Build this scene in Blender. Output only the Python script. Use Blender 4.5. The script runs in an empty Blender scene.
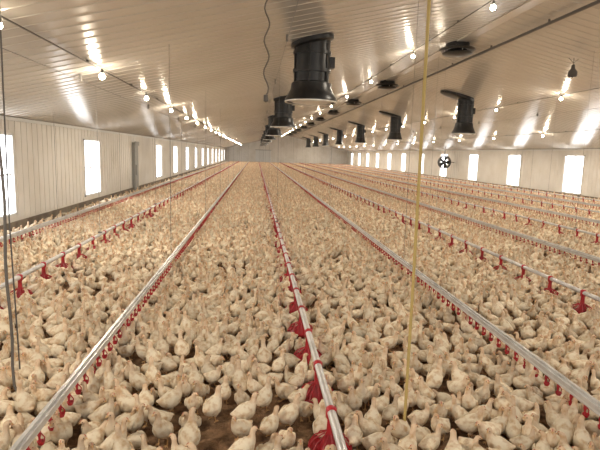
import bpy, math, random
import numpy as np
from mathutils import Vector, Matrix
random.seed(7); rng=np.random.default_rng(7)
scene=bpy.context.scene
scene.view_settings.view_transform='Standard'
H=2.2; XL=-6.15; XR=18.7; XM=6.15; EZ=2.90; RZ=5.75; Y0=-4.0; Y1=103.0
SL=(RZ-EZ)/(XM-XL); SR=(RZ-EZ)/(XR-XM)
def cz(x): return EZ+(x-XL)*SL if x<=XM else EZ+(XR-x)*SR

# ---------------- materials
def mat(name,col,rough=0.5,metal=0.0,noise=None,bump=None,emit=None,spec=None):
    m=bpy.data.materials.new(name); m.use_nodes=True
    nt=m.node_tree; b=nt.nodes['Principled BSDF']
    b.inputs['Base Color'].default_value=(*col,1); b.inputs['Roughness'].default_value=rough
    b.inputs['Metallic'].default_value=metal
    if spec is not None: b.inputs['Specular IOR Level'].default_value=spec
    tc=nt.nodes.new('ShaderNodeTexCoord')
    if noise:
        sc,col2,lo,hi=noise
        n=nt.nodes.new('ShaderNodeTexNoise'); n.inputs['Scale'].default_value=sc; n.inputs['Detail'].default_value=5
        nt.links.new(tc.outputs['Object'],n.inputs['Vector'])
        r=nt.nodes.new('ShaderNodeMapRange'); r.inputs['From Min'].default_value=lo; r.inputs['From Max'].default_value=hi
        nt.links.new(n.outputs['Fac'],r.inputs['Value'])
        mx=nt.nodes.new('ShaderNodeMix'); mx.data_type='RGBA'
        mx.inputs[6].default_value=(*col,1); mx.inputs[7].default_value=(*col2,1)
        nt.links.new(r.outputs['Result'],mx.inputs[0]); nt.links.new(mx.outputs[2],b.inputs['Base Color'])
    if bump:
        sc,st,dist=bump
        n=nt.nodes.new('ShaderNodeTexNoise'); n.inputs['Scale'].default_value=sc; n.inputs['Detail'].default_value=4
        nt.links.new(tc.outputs['Object'],n.inputs['Vector'])
        bp=nt.nodes.new('ShaderNodeBump'); bp.inputs['Strength'].default_value=st; bp.inputs['Distance'].default_value=dist
        nt.links.new(n.outputs['Fac'],bp.inputs['Height']); nt.links.new(bp.outputs['Normal'],b.inputs['Normal'])
    if emit:
        b.inputs['Emission Color'].default_value=(*emit[0],1); b.inputs['Emission Strength'].default_value=emit[1]
    return m
M_ceil=mat('painted_metal_ceiling',(0.71,0.67,0.61),0.21,0.3,noise=(0.35,(0.61,0.57,0.51),0.35,0.7),bump=(1.1,0.22,0.03),spec=.9)
M_wall=mat('painted_metal_wall',(0.80,0.77,0.72),0.4,0.05,noise=(0.8,(0.69,0.65,0.58),0.4,0.75))
M_base=mat('stained_wall_base',(0.16,0.13,0.10),0.8,noise=(2.0,(0.26,0.22,0.17),0.4,0.6))
M_litter=mat('wood_shaving_litter',(0.30,0.18,0.10),0.95,noise=(9.0,(0.13,0.075,0.04),0.4,0.62),bump=(45,0.9,0.03))
M_pane=mat('daylit_window_pane',(0.9,0.92,0.95),0.3,emit=((0.95,0.97,1.0),5.0))
M_frame=mat('white_window_frame',(0.75,0.75,0.73),0.4)
M_steel=mat('galvanised_steel',(0.68,0.68,0.68),0.35,0.45,noise=(6,(0.5,0.5,0.5),0.4,0.7))
M_pvc=mat('grey_pvc_pipe',(0.66,0.65,0.64),0.35)
M_red=mat('red_plastic',(0.48,0.018,0.03),0.4,noise=(8,(0.32,0.02,0.03),0.4,0.7))
M_black=mat('black_plastic',(0.012,0.013,0.014),0.35,noise=(5,(0.03,0.03,0.03),0.4,0.8))
M_alu=mat('aluminium_cone',(0.7,0.67,0.62),0.3,0.4)
M_dark=mat('dark_conduit',(0.12,0.11,0.10),0.6)
M_rope=mat('yellow_rope',(0.55,0.41,0.15),0.8)
M_cord=mat('grey_cord',(0.20,0.19,0.18),0.8)
M_bulb=mat('lit_bulb_glass',(1,0.9,0.7),0.3,emit=((1.0,0.87,0.65),50.0))
M_wood=mat('galvanised_door_post',(0.30,0.30,0.29),0.6)

# ---------------- mesh builder
class MB:
    def __init__(s): s.v=[];s.f=[];s.m=[];s.t=[]
    def add(s,vs,fs,mi=0,tint=None):
        o=len(s.v); s.v+=[tuple(p) for p in vs]
        s.f+=[tuple(i+o for i in f) for f in fs]; s.m+=[mi]*len(fs)
        s.t+= (tint if tint is not None else [0.0]*len(vs))
    def box(s,x0,x1,y0,y1,z0,z1,mi=0):
        vs=[(x,y,z) for x in(x0,x1) for y in(y0,y1) for z in(z0,z1)]
        s.add(vs,[(0,1,3,2),(4,6,7,5),(0,4,5,1),(2,3,7,6),(0,2,6,4),(1,5,7,3)],mi)
    def loft(s,rings,mi=0,tints=None):
        n=len(rings[0]); vs=[p for r in rings for p in r]; fs=[]
        for i in range(len(rings)-1):
            for j in range(n):
                k=(j+1)%n
                fs.append((i*n+j,i*n+k,(i+1)*n+k,(i+1)*n+j))
        fs.append(tuple(range(n-1,-1,-1))); fs.append(tuple((len(rings)-1)*n+j for j in range(n)))
        t=None
        if tints is not None: t=[tt for tt in tints for _ in range(n)]
        s.add(vs,fs,mi,t)
    def lathe(s,prof,c=(0,0,0),seg=16,mi=0):
        s.loft([[(c[0]+max(r,1e-4)*math.cos(2*math.pi*j/seg),c[1]+max(r,1e-4)*math.sin(2*math.pi*j/seg),c[2]+z) for j in range(seg)] for r,z in prof],mi)
    def tube(s,pts,rad,seg=8,mi=0,tints=None,flat=None):
        pts=[Vector(p) for p in pts]
        if not hasattr(rad,'__len__'): rad=[rad]*len(pts)
        rings=[]
        for i,p in enumerate(pts):
            t=(pts[min(i+1,len(pts)-1)]-pts[max(i-1,0)]).normalized()
            ref=Vector((0,1,0)) if abs(t.y)<0.9 else Vector((0,0,1))
            a=(ref-t*ref.dot(t)).normalized(); b=t.cross(a)
            ra=rad[i]; rb=ra if flat is None else ra*flat
            rings.append([p+a*ra*math.cos(2*math.pi*j/seg)+b*rb*math.sin(2*math.pi*j/seg) for j in range(seg)])
        s.loft(rings,mi,tints)
    def mesh(s,name,mats,smooth=True):
        me=bpy.data.meshes.new(name); me.from_pydata(s.v,[],s.f)
        for m in mats: me.materials.append(m)
        me.polygons.foreach_set('material_index',s.m)
        me.polygons.foreach_set('use_smooth',[smooth]*len(s.f))
        a=me.attributes.new('tint','FLOAT','POINT'); a.data.foreach_set('value',s.t)
        me.update()
        if smooth:
            try: me.set_sharp_from_angle(angle=math.radians(50))
            except Exception: pass
        return me
    def obj(s,name,mats,smooth=True,loc=(0,0,0)):
        o=bpy.data.objects.new(name,s.mesh(name,mats,smooth)); o.location=loc
        scene.collection.objects.link(o); return o

# ---------------- room shell
b=MB(); b.box(XL-0.2,XR+0.2,Y0,Y1+0.2,-0.1,0.0); b.obj('floor',[M_litter],False)
b=MB()
for (xa,xb,za,zb) in ((XL-0.2,XM,EZ-.2*SL,RZ),(XM,XR+0.2,RZ,EZ-.2*SR)):
    t=0.08
    b.add([(xa,Y0,za),(xb,Y0,zb),(xb,Y1+.2,zb),(xa,Y1+.2,za),(xa,Y0,za+t),(xb,Y0,zb+t),(xb,Y1+.2,zb+t),(xa,Y1+.2,za+t)],
          [(0,1,2,3),(4,7,6,5),(0,4,5,1),(3,2,6,7),(0,3,7,4),(1,5,6,2)])
    y=Y0+0.2
    while y<Y1:
        w=0.02; d=0.010
        b.add([(xa,y-w,za),(xb,y-w,zb),(xb,y-w*.5,zb-d),(xa,y-w*.5,za-d),(xb,y+w*.5,zb-d),(xa,y+w*.5,za-d),(xb,y+w,zb),(xa,y+w,za)],
              [(0,1,2,3),(3,2,4,5),(5,4,6,7)])
        y+=0.34
b.obj('ceiling',[M_ceil],False)
b=MB(); b.box(XM-0.16,XM+0.16,Y0,Y1,RZ-0.075,RZ-0.035); b.obj('trim_1',[M_ceil],False)
WW=0.92
def side_wall(name,x,sgn,wins,WZ0,WZ1):
    b=MB(); th=0.18
    x0,x1=(x-th,x) if sgn>0 else (x,x+th)
    b.box(x0,x1,Y0,Y1,0,WZ0); b.box(x0,x1,Y0,Y1,WZ1,EZ)
    prev=Y0
    for w in wins:
        b.box(x0,x1,prev,w-WW,WZ0,WZ1); prev=w+WW
    b.box(x0,x1,prev,Y1,WZ0,WZ1)
    y=Y0+.1
    while y<Y1:
        inw=any(abs(y-w)<WW+0.1 for w in wins)
        segs=[(WZ1+.08,EZ)] if inw else [(0.3,EZ)]
        for z0,z1 in segs:
            xa=x; xb=x+sgn*0.014
            b.box(min(xa,xb),max(xa,xb),y-.025,y+.025,z0,z1)
        y+=0.33
    b.obj(name,[M_wall],False)
    b=MB(); xb=x+sgn*0.06
    b.box(min(x,xb),max(x,xb),Y0,Y1,0,0.26); b.obj('baseboard_'+name.split('_')[1],[M_base],False)
    b=MB(); xb=x+sgn*0.07
    b.box(min(x,xb),max(x,xb),Y0,Y1,EZ-0.09,EZ-.01); b.obj('trim_'+('2' if sgn>0 else '3'),[M_frame],False)
winL=[6.2,12.5,19.6]+[32.7+6.6*i for i in range(11)]
winR=[7.6,14.6,21.4]+[28.2+6.9*i for i in range(11)]
LZ=(0.42,2.50); RZW=(0.28,2.55)
side_wall('wall_left',XL,1,winL,*LZ); side_wall('wall_right',XR,-1,winR,*RZW)
k=0
for x,sgn,wins,(WZ0,WZ1) in((XL,1,winL,LZ),(XR,-1,winR,RZW)):
    for w in wins:
        k+=1; b=MB(); xc=x-sgn*0.09
        b.box(xc-.01,xc+.01,w-WW+.01,w+WW-.01,WZ0+.01,WZ1-.01,1)
        f=0.06; xa,xb2=sorted((x-sgn*0.14,x+sgn*0.03))
        b.box(xa,xb2,w-WW,w-WW+f,WZ0,WZ1); b.box(xa,xb2,w+WW-f,w+WW,WZ0,WZ1)
        b.box(xa,xb2,w-WW,w+WW,WZ0,WZ0+f); b.box(xa,xb2,w-WW,w+WW,WZ1-f,WZ1)
        xm=sorted((xc,x-sgn*0.05)); b.box(xm[0],xm[1],w-.02,w+.02,WZ0,WZ1); b.box(xm[0],xm[1],w-WW,w+WW,(WZ0+WZ1)/2-.02,(WZ0+WZ1)/2+.02)
        b.obj('window_%d'%k,[M_frame,M_pane],False)
b=MB(); b.add([(XL,Y1,0),(XR,Y1,0),(XR,Y1,EZ),(XM,Y1,RZ),(XL,Y1,EZ),(XL,Y1+.2,0),(XR,Y1+.2,0),(XR,Y1+.2,EZ),(XM,Y1+.2,RZ),(XL,Y1+.2,EZ)],
 [(0,1,2,3,4),(9,8,7,6,5),(0,5,6,1),(1,6,7,2),(2,7,8,3),(3,8,9,4),(4,9,5,0)])
b.obj('wall_far',[M_wall],False)
b=MB(); b.box(-0.1,3.0,Y1-.06,Y1,0,2.6); b.box(1.43,1.47,Y1-.09,Y1-.06,0,2.6,1); b.box(-.2,3.1,Y1-.08,Y1,2.6,2.7,1); b.obj('door_1',[M_frame,M_wood],False)
b=MB(); b.box(XL+.02,XL+.16,25.7,26.4,0,2.5); b.box(XL+.16,XL+.2,25.65,26.45,2.35,2.55); b.box(XL+.16,XL+.22,25.8,25.9,0.9,1.4)
b.obj('door_post',[M_wood],False)  # upright grey post against the left wall, no door leaf

# ---------------- ventilation chimneys
def chimney_mesh(name,slope,L,r=0.38,fr=1.18,foff=0.0):
    b=MB()
    n=28; rf=r*fr
    def ring(rr,dz,ox=0): return [(ox+rr*math.cos(2*math.pi*j/n),min(rr,r*1.5)*math.sin(2*math.pi*j/n),dz+slope*(ox+rr*math.cos(2*math.pi*j/n))) for j in range(n)]
    b.loft([ring(rf,-.01,foff),ring(rf,-0.09,foff),ring(max(rf*.8,r),-.13,foff*.8),ring(r*1.02,-0.15),ring(r,-0.02)],0)
    b.lathe([(r,-.02),(r,-.26),(r*1.06,-.26),(r*1.06,-.33),(r,-.33),(r,-L*.48),(r*1.07,-L*.48),(r*1.07,-L*.48-.07),(r*.97,-L*.48-.07),
             (r*.97,-L*.68),(r*1.12,-L*.70),(r*1.16,-L*.80),(r*1.30,-L*.88),(r*1.46,-L*.95),(r*1.46,-L),(r*1.34,-L),(r*1.0,-L*.88),(r*.9,-L*.8),(r*.9,-.2)],(0,0,0),32,0)
    b.lathe([(0.03,-L*.86),(r*1.1,-L*.965),(r*1.14,-L*.99),(r*1.0,-L*1.01),(0.0,-L*1.02)],(0,0,0),24,1)
    b.lathe([(r*1.475,-L*.985),(r*1.475,-L*1.005),(r*1.40,-L*1.005),(r*1.40,-L*.985)],(0,0,0),32,1)
    b.lathe([(0.1,-L*.7),(0.1,-L*.92)],(0,0,0),12,0)
    for a in range(4):
        an=a*math.pi/2+.4; b.tube([(r*1.38*math.cos(an),r*1.38*math.sin(an),-L*.99),(r*.5*math.cos(an),r*.5*math.sin(an),-L*.975)],0.015,6,1)
    for a in range(6):
        an=a*math.pi/3+.3; b.tube([(r*1.02*math.cos(an),r*1.02*math.sin(an),-.12),(r*1.02*math.cos(an),r*1.02*math.sin(an),-L*.7)],0.02,6,0)
    b.box(r*.95,r*1.25,-.1,.1,-L*.45,-L*.28,0)
    return b.mesh(name,[M_black,M_alu])
def place(me,name,locs):
    for l in locs:
        o=bpy.data.objects.new(name,me); o.location=l; scene.collection.objects.link(o)
me=chimney_mesh('exhaust_chimney',SL,1.30)
place(me,'exhaust_chimney',[(1.15,10.9+11.1*i,cz(1.15)-.01) for i in range(8)])
me=chimney_mesh('exhaust_chimney_right',-SR,1.66,0.36,2.2,-.42)
place(me,'exhaust_chimney',[(9.6,22.9+11.7*i,cz(9.6)-.01) for i in range(7)])
b=MB(); b.lathe([(0.35,0.02),(0.36,-.12),(0.52,-.16),(0.55,-.2),(0.5,-.23),(0.3,-.19),(0.3,0.02)],(0,0,0),28,0)
b.lathe([(0.0,-.27),(0.42,-.27),(0.46,-.3),(0.40,-.34),(0.0,-.37)],(0,0,0),28,0)
for a in range(4):
    an=a*math.pi/2; b.tube([(.4*math.cos(an),.4*math.sin(an),-.2),(.4*math.cos(an),.4*math.sin(an),-.3)],.012,6,1)
me=b.mesh('ridge_air_inlet',[M_black,M_alu])
place(me,'ridge_air_inlet',[(XM,15.6+8.4*i,RZ-0.06) for i in range(10)])

# ---------------- bulbs on conduits
LE=215
def bulb_row(x,ys,drop,cr=.012):
    z=cz(x)-drop
    b=MB(); b.tube([(x,Y0+.5,cz(x)-.05),(x,Y1-.5,cz(x)-.05)],cr,8)
    y=Y0+1
    while y<Y1-1: b.box(x-.02,x+.02,y-.02,y+.02,cz(x)-.05,cz(x)-.01); y+=3
    b.obj('lamp_conduit',[M_dark])
    b=MB()
    for y in ys:
        b.tube([(x,y,cz(x)-.05),(x,y,z+.1)],.007,6,1)
        b.lathe([(0.012,.13),(0.026,.11),(0.028,.05),(0.02,.045)],(x,y,z),10,1)
        b.lathe([(0.018,.055),(0.04,.035),(0.056,0),(0.056,-.02),(0.04,-.052),(0.0,-.066)],(x,y,z),12,0)
    b.obj('light_bulb_string',[M_bulb,M_dark])
    last=-9
    for i,y in enumerate(ys):
        if i%2==0:
            L=bpy.data.lights.new('bulb_glow','POINT'); L.energy=27; L.color=(1.0,0.87,0.69); L.shadow_soft_size=0.06
            o=bpy.data.objects.new('bulb_glow',L); o.location=(x,y,z-.18); scene.collection.objects.link(o)
        if y-last>5:
            last=y
            L=bpy.data.lights.new('bulb_light','SPOT'); L.energy=LE*(1.0 if y<65 else 1.5); L.color=(1.0,0.89,0.73); L.shadow_soft_size=0.06; L.spot_size=math.radians(172); L.spot_blend=.5
            o=bpy.data.objects.new('bulb_light',L); o.location=(x,y,z-.13); scene.collection.objects.link(o)
bulb_row(-2.85,[2.2,6.0]+[9.8+3.8*i for i in range(24)],0.16)
bulb_row(4.7,[4.8,10.2]+[15.4+5.6*i for i in range(15)],0.2)
bulb_row(11.1,[7.0,12.4]+[17.9+5.0*i for i in range(17)],0.18)
bulb_row(15.3,[15.0,20.5,26.0]+[31.6+5.6*i for i in range(12)],0.18)
b=MB(); xx=6.95
b.tube([(xx,Y0+.5,cz(xx)-.12),(xx,Y1-.5,cz(xx)-.12)],0.04,10)
y=Y0+1
while y<Y1: b.box(xx-.02,xx+.02,y-.02,y+.02,cz(xx)-.12,cz(xx)-.02); y+=3
b.obj('gas_pipe',[M_dark])
for x in (0.56,-3.3,12.6):
    b=MB(); b.tube([(x,Y0+.5,cz(x)-.12),(x,Y1-.5,cz(x)-.12)],0.006,6)
    y=Y0+2
    while y<Y1: b.box(x-.02,x+.02,y-.04,y+.04,cz(x)-.14,cz(x)-.01); y+=6
    b.obj('winch_cable',[M_cord])

# ---------------- feeder & drinker lines
PZ=0.36
FOFF=[.4,.55,.5,.2,.65,.1]; FP=0.8
def feeder(x,off):
    b=MB()
    b.tube([(x,Y0+2,PZ),(x,Y1-2,PZ)],0.032,12,0)
    y=2.0+off
    while y<Y1-3:
        c=(x,y,0); sg=16 if y<30 else 10
        b.lathe([(0.0,.02),(0.09,.02),(0.14,.05),(0.165,.09),(0.16,.095),(0.135,.065),(0.09,.045),(0.0,.05)],c,sg,1)
        b.lathe([(0.085,.06),(0.075,.09),(0.045,.16),(0.030,.21),(0.026,.30),(0.040,.32),(0.040,.385),(0.022,.40)],c,sg,1)
        if y<45:
            for a in range(12):
                an=a*math.pi/6
                b.tube([(x+.16*math.cos(an),y+.16*math.sin(an),.09),(x+.12*math.cos(an),y+.12*math.sin(an),.15),(x+.04*math.cos(an),y+.04*math.sin(an),.195)],.006,4,1)
        y+=FP
    b.obj('feeder_line',[M_steel,M_red])
    b=MB(); y=(12.5 if x>-3 else 10.5)+off
    while y<Y1-3:
        b.tube([(x,y,PZ+.06),(x,y,cz(x)-.15)],.004 if x<-3 else .003,5); b.box(x-.04,x+.04,y-.012,y+.012,PZ+.036,PZ+.06); y+=9 if x>-3 else 6
    b.obj('feeder_suspension_cords',[M_cord])
DZ=0.34
def drinker(x,off):
    b=MB()
    b.box(x-.032,x+.032,Y0+2,Y1-2,DZ,DZ+.035,0); b.box(x-.012,x+.012,Y0+2,Y1-2,DZ+.035,DZ+.055,0)
    b.tube([(x,Y0+2,DZ-.022),(x,Y1-2,DZ-.022)],0.021,10,2)
    y=2.0+off
    while y<Y1-3:
        sg=8 if y<25 else 4
        b.lathe([(0.012,-.04),(0.014,-.07),(0.008,-.09),(0.008,-.11)],(x,y,DZ),sg,1)
        b.lathe([(0.0,-.145),(0.018,-.142),(0.027,-.115),(0.023,-.115),(0.013,-.13),(0,-.13)],(x+.010,y,DZ),sg,1)
        if y<40: b.tube([(x+.012,y,DZ-.06),(x+.034,y,DZ-.09),(x+.030,y,DZ-.12)],.005,4,1)
        y+=0.18
    b.obj('nipple_drinker_line',[M_steel,M_red,M_pvc],False)
    b=MB(); y=(13.0 if x<-4 else 8.4)+off
    while y<Y1-3:
        b.tube([(x,y,DZ+.06),(x,y,cz(x)-.10)],.0045 if x<0 else .003,5); y+=6 if x<0 else 9
    b.obj('drinker_suspension_cords',[M_cord])
FX=[-3.3,0.57,4.65,8.65,12.65,16.4]; DX=[-5.0,-1.43,2.62,6.55,10.65,14.6]
for i,x in enumerate(FX): feeder(x,FOFF[i])
for i,x in enumerate(DX): drinker(x,[.1,.2,.05,.15,.0,.2][i])

# ---------------- loose ropes, cables, hanging lamp
b=MB(); b.tube([(1.18,3.54,0.04),(1.182,3.54,1.2),(1.175,3.54,2.6),(1.165,3.54,cz(1.2)-.02)],.012,8); b.tube([(1.18,3.54,.06),(1.15,3.47,.03),(1.10,3.52,.02)],.012,8)
b.obj('yellow_rope',[M_rope])
b=MB(); pts=[]
for i in range(16):
    z=0.35+i*(cz(-2.0)-.37)/15; pts.append((-2.02+0.010*math.sin(i*1.3),4.2,z))
b.tube(pts,.012,6); b.tube([(-2.02,4.2,.36),(-1.99,4.15,.2),(-1.91,4.1,.08),(-1.79,4.05,.03)],.011,6)
b.tube([(-1.99,4.26,.3),(-2.01,4.26,1.6),(-1.99,4.26,cz(-2.0)-.02)],.006,6)
b.obj('hanging_power_cable',[M_dark])
b=MB(); pts=[]
for i in range(24):
    z=2.95+i*(cz(0.1)-2.97)/23; pts.append((0.12+0.035*math.sin(i*.9),7.0,z))
b.tube(pts,.010,6); b.lathe([(0.0,-.06),(.03,-.04),(.03,.04),(0,.05)],(0.12,7.0,2.93),8)
b.obj('thermostat_cable',[M_dark])
b=MB(); cx,cy=8.95,14.0; zt=cz(cx)-.02; z0=H+2.50
b.tube([(cx,cy,z0+.2),(cx,cy,zt)],.010,6); b.tube([(cx-.16,cy,zt),(cx,cy,z0+.25)],.007,5); b.tube([(cx+.16,cy,zt),(cx,cy,z0+.25)],.007,5)
b.lathe([(0.02,.22),(0.05,.2),(0.06,.1),(0.12,.02),(0.125,-.1),(0.11,-.12),(0.09,-.1),(0.08,0)],(cx,cy,z0),14,0)
b.lathe([(0,-.16),(.05,-.12),(.05,-.05),(0.03,0)],(cx,cy,z0),10,0)
b.obj('hanging_heat_lamp',[M_dark])
b=MB(); fx,fy,fz=17.7,46.0,1.75
R2=0.6
def ringy(r,dy): return [(fx+r*math.cos(2*math.pi*j/24),fy+dy,fz+r*math.sin(2*math.pi*j/24)) for j in range(24)]
ra,rb_,rc,rd=ringy(R2,0),ringy(R2,.35),ringy(R2*.86,.35),ringy(R2*.86,0)
vs=ra+rb_+rc+rd; fs=[]
for q in range(4):
    for j in range(24):
        k2=(j+1)%24; q2=(q+1)%4; fs.append((q*24+j,q*24+k2,q2*24+k2,q2*24+j))
b.add(vs,fs,0); b.loft([ringy(.15,.05),ringy(.15,.4)],0)
for a in range(5):
    an=a*2*math.pi/5; c,s_=math.cos(an),math.sin(an)
    b.add([(fx+.1*c-.09*s_,fy+.12,fz+.1*s_+.09*c),(fx+.5*c-.17*s_,fy+.1,fz+.5*s_+.17*c),(fx+.5*c+.17*s_,fy+.25,fz+.5*s_-.17*c),(fx+.1*c+.09*s_,fy+.22,fz+.1*s_-.09*c)],[(0,1,2,3)],0)
for a in range(4):
    an=a*math.pi/2; b.tube([(fx,fy+.3,fz),(fx+R2*.9*math.cos(an),fy+.3,fz+R2*.9*math.sin(an))],.015,5)
b.box(fx-.03,fx+.03,fy+.15,fy+.2,fz+R2,cz(fx)-.02); b.box(fx+R2-.02,XR-.02,fy+.15,fy+.2,fz-.03,fz+.03)
b.obj('circulation_fan',[M_black])

# ---------------- chickens
def feather_mat():
    m=bpy.data.materials.new('broiler_feathers'); m.use_nodes=True; nt=m.node_tree; N=nt.nodes; Lk=nt.links
    p=N['Principled BSDF']; p.inputs['Roughness'].default_value=.85; p.inputs['Specular IOR Level'].default_value=.15
    tc=N.new('ShaderNodeTexCoord'); at=N.new('ShaderNodeAttribute'); at.attribute_name='tint'
    oi=N.new('ShaderNodeObjectInfo')
    n=N.new('ShaderNodeTexNoise'); n.inputs['Scale'].default_value=20; n.inputs['Detail'].default_value=2
    add=N.new('ShaderNodeVectorMath'); add.operation='ADD'; Lk.new(tc.outputs['Object'],add.inputs[0])
    cmb=N.new('ShaderNodeCombineXYZ'); mul=N.new('ShaderNodeMath'); mul.operation='MULTIPLY'; mul.inputs[1].default_value=37
    Lk.new(oi.outputs['Random'],mul.inputs[0]); Lk.new(mul.outputs[0],cmb.inputs[0]); Lk.new(cmb.outputs[0],add.inputs[1])
    Lk.new(add.outputs[0],n.inputs['Vector'])
    r=N.new('ShaderNodeMapRange'); r.inputs['From Min'].default_value=.45; r.inputs['From Max'].default_value=.72; Lk.new(n.outputs['Fac'],r.inputs['Value'])
    m1=N.new('ShaderNodeMix'); m1.data_type='RGBA'; m1.inputs[6].default_value=(.95,.86,.69,1); m1.inputs[7].default_value=(.66,.47,.28,1); Lk.new(r.outputs[0],m1.inputs[0])
    m2=N.new('ShaderNodeMix'); m2.data_type='RGBA'; Lk.new(at.outputs['Fac'],m2.inputs[0]); Lk.new(m1.outputs[2],m2.inputs[6]); m2.inputs[7].default_value=(.72,.46,.28,1)
    hs=N.new('ShaderNodeHueSaturation'); r2=N.new('ShaderNodeMapRange'); r2.inputs['To Min'].default_value=.76; r2.inputs['To Max'].default_value=1.06
    Lk.new(oi.outputs['Random'],r2.inputs['Value']); Lk.new(r2.outputs[0],hs.inputs['Value']); Lk.new(m2.outputs[2],hs.inputs['Color']); Lk.new(hs.outputs[0],p.inputs['Base Color'])
    n2=N.new('ShaderNodeTexNoise'); n2.inputs['Scale'].default_value=70; Lk.new(add.outputs[0],n2.inputs['Vector'])
    bp=N.new('ShaderNodeBump'); bp.inputs['Strength'].default_value=.5; bp.inputs['Distance'].default_value=.008; Lk.new(n2.outputs['Fac'],bp.inputs['Height']); Lk.new(bp.outputs[0],p.inputs['Normal'])
    return m
M_feath=feather_mat()
M_leg=mat('yellow_leg_scale',(.66,.42,.2),.6); M_eye=mat('bird_eye',(.01,.008,.006),.15); M_comb=mat('pale_red_comb',(.55,.18,.12),.6)
def catmull(P,n):
    P=np.array(P,float); out=[]
    Q=np.vstack([2*P[0]-P[1],P,2*P[-1]-P[-2]])
    for i in range(1,len(Q)-2):
        for k in range(n):
            t=k/n; a,b_,c,d=Q[i-1],Q[i],Q[i+1],Q[i+2]
            out.append(.5*((2*b_)+(-a+c)*t+(2*a-5*b_+4*c-d)*t*t+(-a+3*b_-3*c+d)*t**3))
    out.append(P[-1]); return np.array(out)
XS=0.80
def chicken(name,neck,dz=0.0,sit=False,wingout=0.0,step=0.0,pitch=0.0,fat=1.0):
    body=[(-.138,.172,.010,.005,.3),(-.115,.162,.028,.018,.2),(-.088,.146,.048,.041,.1),(-.05,.132,.064,.060,0),(0,.124,.072,.071,0),(.045,.126,.068,.070,0),(.078,.144,.054,.058,.05)]
    c0,s0=math.cos(pitch),math.sin(pitch)
    def rt(x,z): return (x*c0-(z-.12)*s0,.12+x*s0+(z-.12)*c0)
    body=[(*rt(x,z),w*fat,h,t) for x,z,w,h,t in body]
    sx,sz=rt(.078,.144)
    ox=(sx-.078); oz=(sz-.144)
    nk=[(x+ox*.8,y,z+oz*.8,w,h,t) for x,y,z,w,h,t in neck]
    P=[(x,0,z+dz,w,h,t) for x,z,w,h,t in body]+[(x,y,z+dz,w,h,t) for x,y,z,w,h,t in nk]
    C=catmull(P,2); pts=[Vector(c[:3]) for c in C]; n=12; rings=[];tints=[]
    for i,c in enumerate(C):
        t=(pts[min(i+1,len(pts)-1)]-pts[max(i-1,0)]).normalized()
        a=(Vector((0,1,0))-t*t.y).normalized(); u=t.cross(a)
        w,h=max(c[3],.0012),max(c[4],.0012)
        rings.append([pts[i]+a*w*math.cos(2*math.pi*j/n)+u*h*math.sin(2*math.pi*j/n) for j in range(n)]); tints.append(min(1,max(0,c[5])))
    b=MB(); b.loft(rings,0,tints)
    nb=len(rings)
    for fi in range(len(b.f)):
        if min(b.f[fi])>= (nb-4)*n: b.m[fi]=1
    hd=Vector(nk[-4][:3])+Vector((0,0,dz)); hf=(Vector(nk[-2][:3])-Vector(nk[-4][:3])).normalized()
    sd=hf.cross(Vector((0,0,1))).normalized(); hw=nk[-4][3]
    up=sd.cross(hf).normalized()
    for sg in(-1,1):
        e=hd+hf*.008+sd*sg*hw*.86+up*.004
        b.lathe([(0,-.0045),(.0035,-.002),(.0035,.002),(0,.0045)],e,6,2)
    cp=[hd+up*.014-hf*.004,hd+up*.020+hf*.004,hd+up*.017+hf*.013,hd+up*.007+hf*.021]
    b.tube(cp,[.002,.003,.003,.002],5,3)
    for sg in(-1,1):
        yo=.062*fat+wingout*.02
        Wp=[(.062,yo-.012,.130),(.045,yo,.134),(.01,yo+.009,.130),(-.03,yo+.004+wingout*.01,.130),(-.07,yo-.012,.140),(-.108,yo-.030,.152)]
        Wr=[.010,.028,.040,.038,.025,.006]
        rr=[]
        for q,rw in zip(Wp,Wr):
            qx,qz=rt(q[0],q[2]); qz+=dz
            rr.append([(qx,sg*(q[1]+.30*rw*math.cos(2*math.pi*j/8)),qz+rw*math.sin(2*math.pi*j/8)) for j in range(8)])
        b.loft(rr,0,[.1,.0,.0,.0,.1,.3])
    for sg in(-1,1):
        y=sg*.036; st=step*sg
        if sit:
            b.tube([(.02,sg*.045,.035),(.055,sg*.048,.018),(.075,sg*.05,.008)],[.016,.008,.005],6,1); f=Vector((.075,sg*.05,.007))
        else:
            b.tube([(0.0,y,.095+dz),(.005+st*.3,y,.072+dz*.7),(-.012+st*.5,y,.052),],[.030,.022,.009],8,0,[.1,.2,.4])
            b.tube([(-.012+st*.5,y,.054),(-.004+st*.8,y,.03),(.004+st,y,.009)],[.008,.0058,.006],6,1); f=Vector((.004+st,y,.007))
        for an,l in((-.5,.035),(0,.042),(.5,.035),(math.pi,.018)):
            d=Vector((math.cos(an),math.sin(an),0)); b.tube([f,f+d*l*.6+Vector((0,0,.001)),f+d*l+Vector((0,0,-.004))],[.0055,.0045,.0015],5,1)
    b.v=[(x*XS,y,z) for x,y,z in b.v]
    me=b.mesh(name,[M_feath,M_leg,M_eye,M_comb])
    return bpy.data.objects.new(name,me)
up_neck=[(.096,0,.168,.038,.042,.15),(.104,0,.194,.027,.029,.35),(.108,0,.216,.023,.024,.5),(.116,0,.236,.023,.023,.55),(.132,0,.240,.020,.019,.6),(.146,0,.236,.013,.013,.8),(.156,0,.233,.006,.006,.8),(.170,0,.226,.001,.001,.8)]
tall_neck=[(.092,0,.173,.036,.039,.15),(.097,0,.206,.025,.027,.35),(.099,0,.236,.022,.023,.5),(.105,0,.260,.023,.023,.55),(.121,0,.266,.020,.019,.6),(.136,0,.263,.013,.013,.8),(.146,0,.260,.006,.006,.8),(.160,0,.254,.001,.001,.8)]
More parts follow.
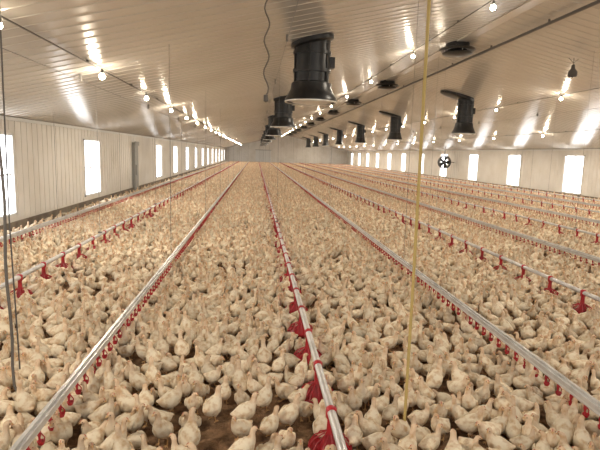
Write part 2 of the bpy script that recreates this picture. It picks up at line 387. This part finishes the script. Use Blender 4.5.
def turned(nk,ang,cxx=.102):
    out=[]
    for i,(x,y,z,w,h,t) in enumerate(nk):
        a=ang*min(1,max(0,(i-1)/2)); dx=x-cxx
        if i<2: out.append((x,y,z,w,h,t)); continue
        out.append((cxx+dx*math.cos(a),dx*math.sin(a),z,w,h,t))
    return out
peck=[(.105,0,.135,.038,.042,.1),(.130,0,.118,.026,.028,.3),(.148,0,.094,.021,.022,.5),(.160,0,.070,.022,.022,.55),(.168,0,.054,.020,.019,.6),(.174,0,.040,.012,.012,.7),(.177,0,.030,.006,.006,.7),(.180,0,.016,.001,.001,.7)]
fwd=[(.102,0,.158,.039,.043,.1),(.122,0,.178,.028,.030,.3),(.136,0,.194,.023,.023,.5),(.152,0,.206,.022,.022,.55),(.168,0,.206,.019,.018,.6),(.182,0,.201,.012,.012,.7),(.192,0,.197,.006,.006,.7),(.206,0,.189,.001,.001,.7)]
V=[chicken('chicken_a_standing',up_neck,step=.01,pitch=.26),
   chicken('chicken_b_looking_left',turned(up_neck,1.0),step=-.015,wingout=.3,pitch=.18),
   chicken('chicken_c_alert',turned(tall_neck,-.5),pitch=.42,dz=.006),
   chicken('chicken_d_pecking',peck,pitch=-.12),
   chicken('chicken_e_sitting',turned(up_neck,-.7),dz=-.052,sit=True,wingout=.5,fat=1.08,pitch=.14),
   chicken('chicken_f_walking',fwd,step=.025,pitch=.14),
   chicken('chicken_g_resting',turned(fwd,.4,.12),dz=-.055,sit=True,fat=1.08),
   chicken('chicken_h_tall',tall_neck,pitch=.55,dz=.010,step=.012)]
col=bpy.data.collections.new('broiler_chicken_poses')
for o in V: col.objects.link(o)

from mathutils import noise as mn
cell=.25; grid={}; pts=[]
NA,NB=190000,230000
cx_=rng.uniform(XL+.25,XR-.25,NA+NB)
cy_=np.concatenate([rng.uniform(1.4,24,NA),rng.uniform(1.4,Y1-1.2,NB)])
for x,y in zip(cx_.tolist(),cy_.tolist()):
    if x> 3.0+y*0.80 : continue
    nz=mn.noise(Vector((x*.55,y*.4,0)))*.5+mn.noise(Vector((x*1.5,y*1.5,5)))*.5
    rmin=.124+max(0,nz)*.17
    if y>45: rmin+=.015
    if x<XL+.9: rmin+=.1
    ok=True
    for i,fx_ in enumerate(FX):
        if abs(x-fx_)<.22:
            dy=(y-2.0-FOFF[i]+FP/2)%FP-FP/2
            if (x-fx_)**2+dy*dy<.19**2: ok=False
    if not ok: continue
    gx,gy=int(x//cell),int(y//cell)
    for ax in(gx-1,gx,gx+1):
        for ay in(gy-1,gy,gy+1):
            for q in grid.get((ax,ay),()):
                if (q[0]-x)**2+(q[1]-y)**2<rmin*rmin: ok=False;break
            if not ok:break
        if not ok:break
    if ok: grid.setdefault((gx,gy),[]).append((x,y)); pts.append((x,y,0.0))
n=len(pts); print('CHICKENS',n)
me=bpy.data.meshes.new('broiler_chicken_flock'); me.from_pydata(pts,[],[])
rot=np.zeros((n,3),np.float32); rot[:,2]=rng.uniform(0,2*math.pi,n)
scl=np.repeat(rng.uniform(.80,1.02,n)[:,None],3,1).astype(np.float32)
vid=rng.choice(8,n,p=[.23,.18,.17,.04,.12,.06,.06,.14]).astype(np.int32)
a=me.attributes.new('rot','FLOAT_VECTOR','POINT'); a.data.foreach_set('vector',rot.ravel())
a=me.attributes.new('scl','FLOAT_VECTOR','POINT'); a.data.foreach_set('vector',scl.ravel())
a=me.attributes.new('vid','INT','POINT'); a.data.foreach_set('value',vid)
flock=bpy.data.objects.new('broiler_chicken_flock',me); scene.collection.objects.link(flock)
ng=bpy.data.node_groups.new('flock_instancer','GeometryNodeTree')
ng.interface.new_socket('Geometry',in_out='INPUT',socket_type='NodeSocketGeometry'); ng.interface.new_socket('Geometry',in_out='OUTPUT',socket_type='NodeSocketGeometry')
gi=ng.nodes.new('NodeGroupInput'); go=ng.nodes.new('NodeGroupOutput')
ip=ng.nodes.new('GeometryNodeInstanceOnPoints'); ci=ng.nodes.new('GeometryNodeCollectionInfo')
ci.inputs['Collection'].default_value=col; ci.inputs['Separate Children'].default_value=True; ci.inputs['Reset Children'].default_value=True
def na(nm,dt):
    q=ng.nodes.new('GeometryNodeInputNamedAttribute'); q.data_type=dt; q.inputs['Name'].default_value=nm; return q.outputs['Attribute']
ip.inputs['Pick Instance'].default_value=True
ng.links.new(gi.outputs[0],ip.inputs['Points']); ng.links.new(ci.outputs[0],ip.inputs['Instance'])
ng.links.new(na('vid','INT'),ip.inputs['Instance Index']); ng.links.new(na('rot','FLOAT_VECTOR'),ip.inputs['Rotation']); ng.links.new(na('scl','FLOAT_VECTOR'),ip.inputs['Scale'])
ng.links.new(ip.outputs[0],go.inputs[0])
md=flock.modifiers.new('instances','NODES'); md.node_group=ng

# ---------------- world (added daylight fill; end wall behind the camera left out to admit it)
w=bpy.data.worlds.new('daylight_fill'); scene.world=w; w.use_nodes=True
bg=w.node_tree.nodes['Background']; bg.inputs[0].default_value=(1.0,0.96,0.90,1); bg.inputs[1].default_value=1.6

# ---------------- camera
F=500.0; th=math.radians(1.62); p=math.radians(8.16); psi=math.radians(5.2)
right=Vector((math.cos(psi),-math.sin(psi),0)); fw=Vector((math.sin(psi)*math.cos(p),math.cos(psi)*math.cos(p),-math.sin(p)))
up=right.cross(fw)
r2=right*math.cos(th)+up*math.sin(th); u2=up*math.cos(th)-right*math.sin(th)
Mx=Matrix(((r2.x,u2.x,-fw.x,0),(r2.y,u2.y,-fw.y,0),(r2.z,u2.z,-fw.z,H),(0,0,0,1)))
cam=bpy.data.cameras.new('camera'); cam.lens=36*F/600; cam.sensor_width=36; cam.clip_end=300
co=bpy.data.objects.new('camera',cam); co.matrix_world=Mx; scene.collection.objects.link(co); scene.camera=co
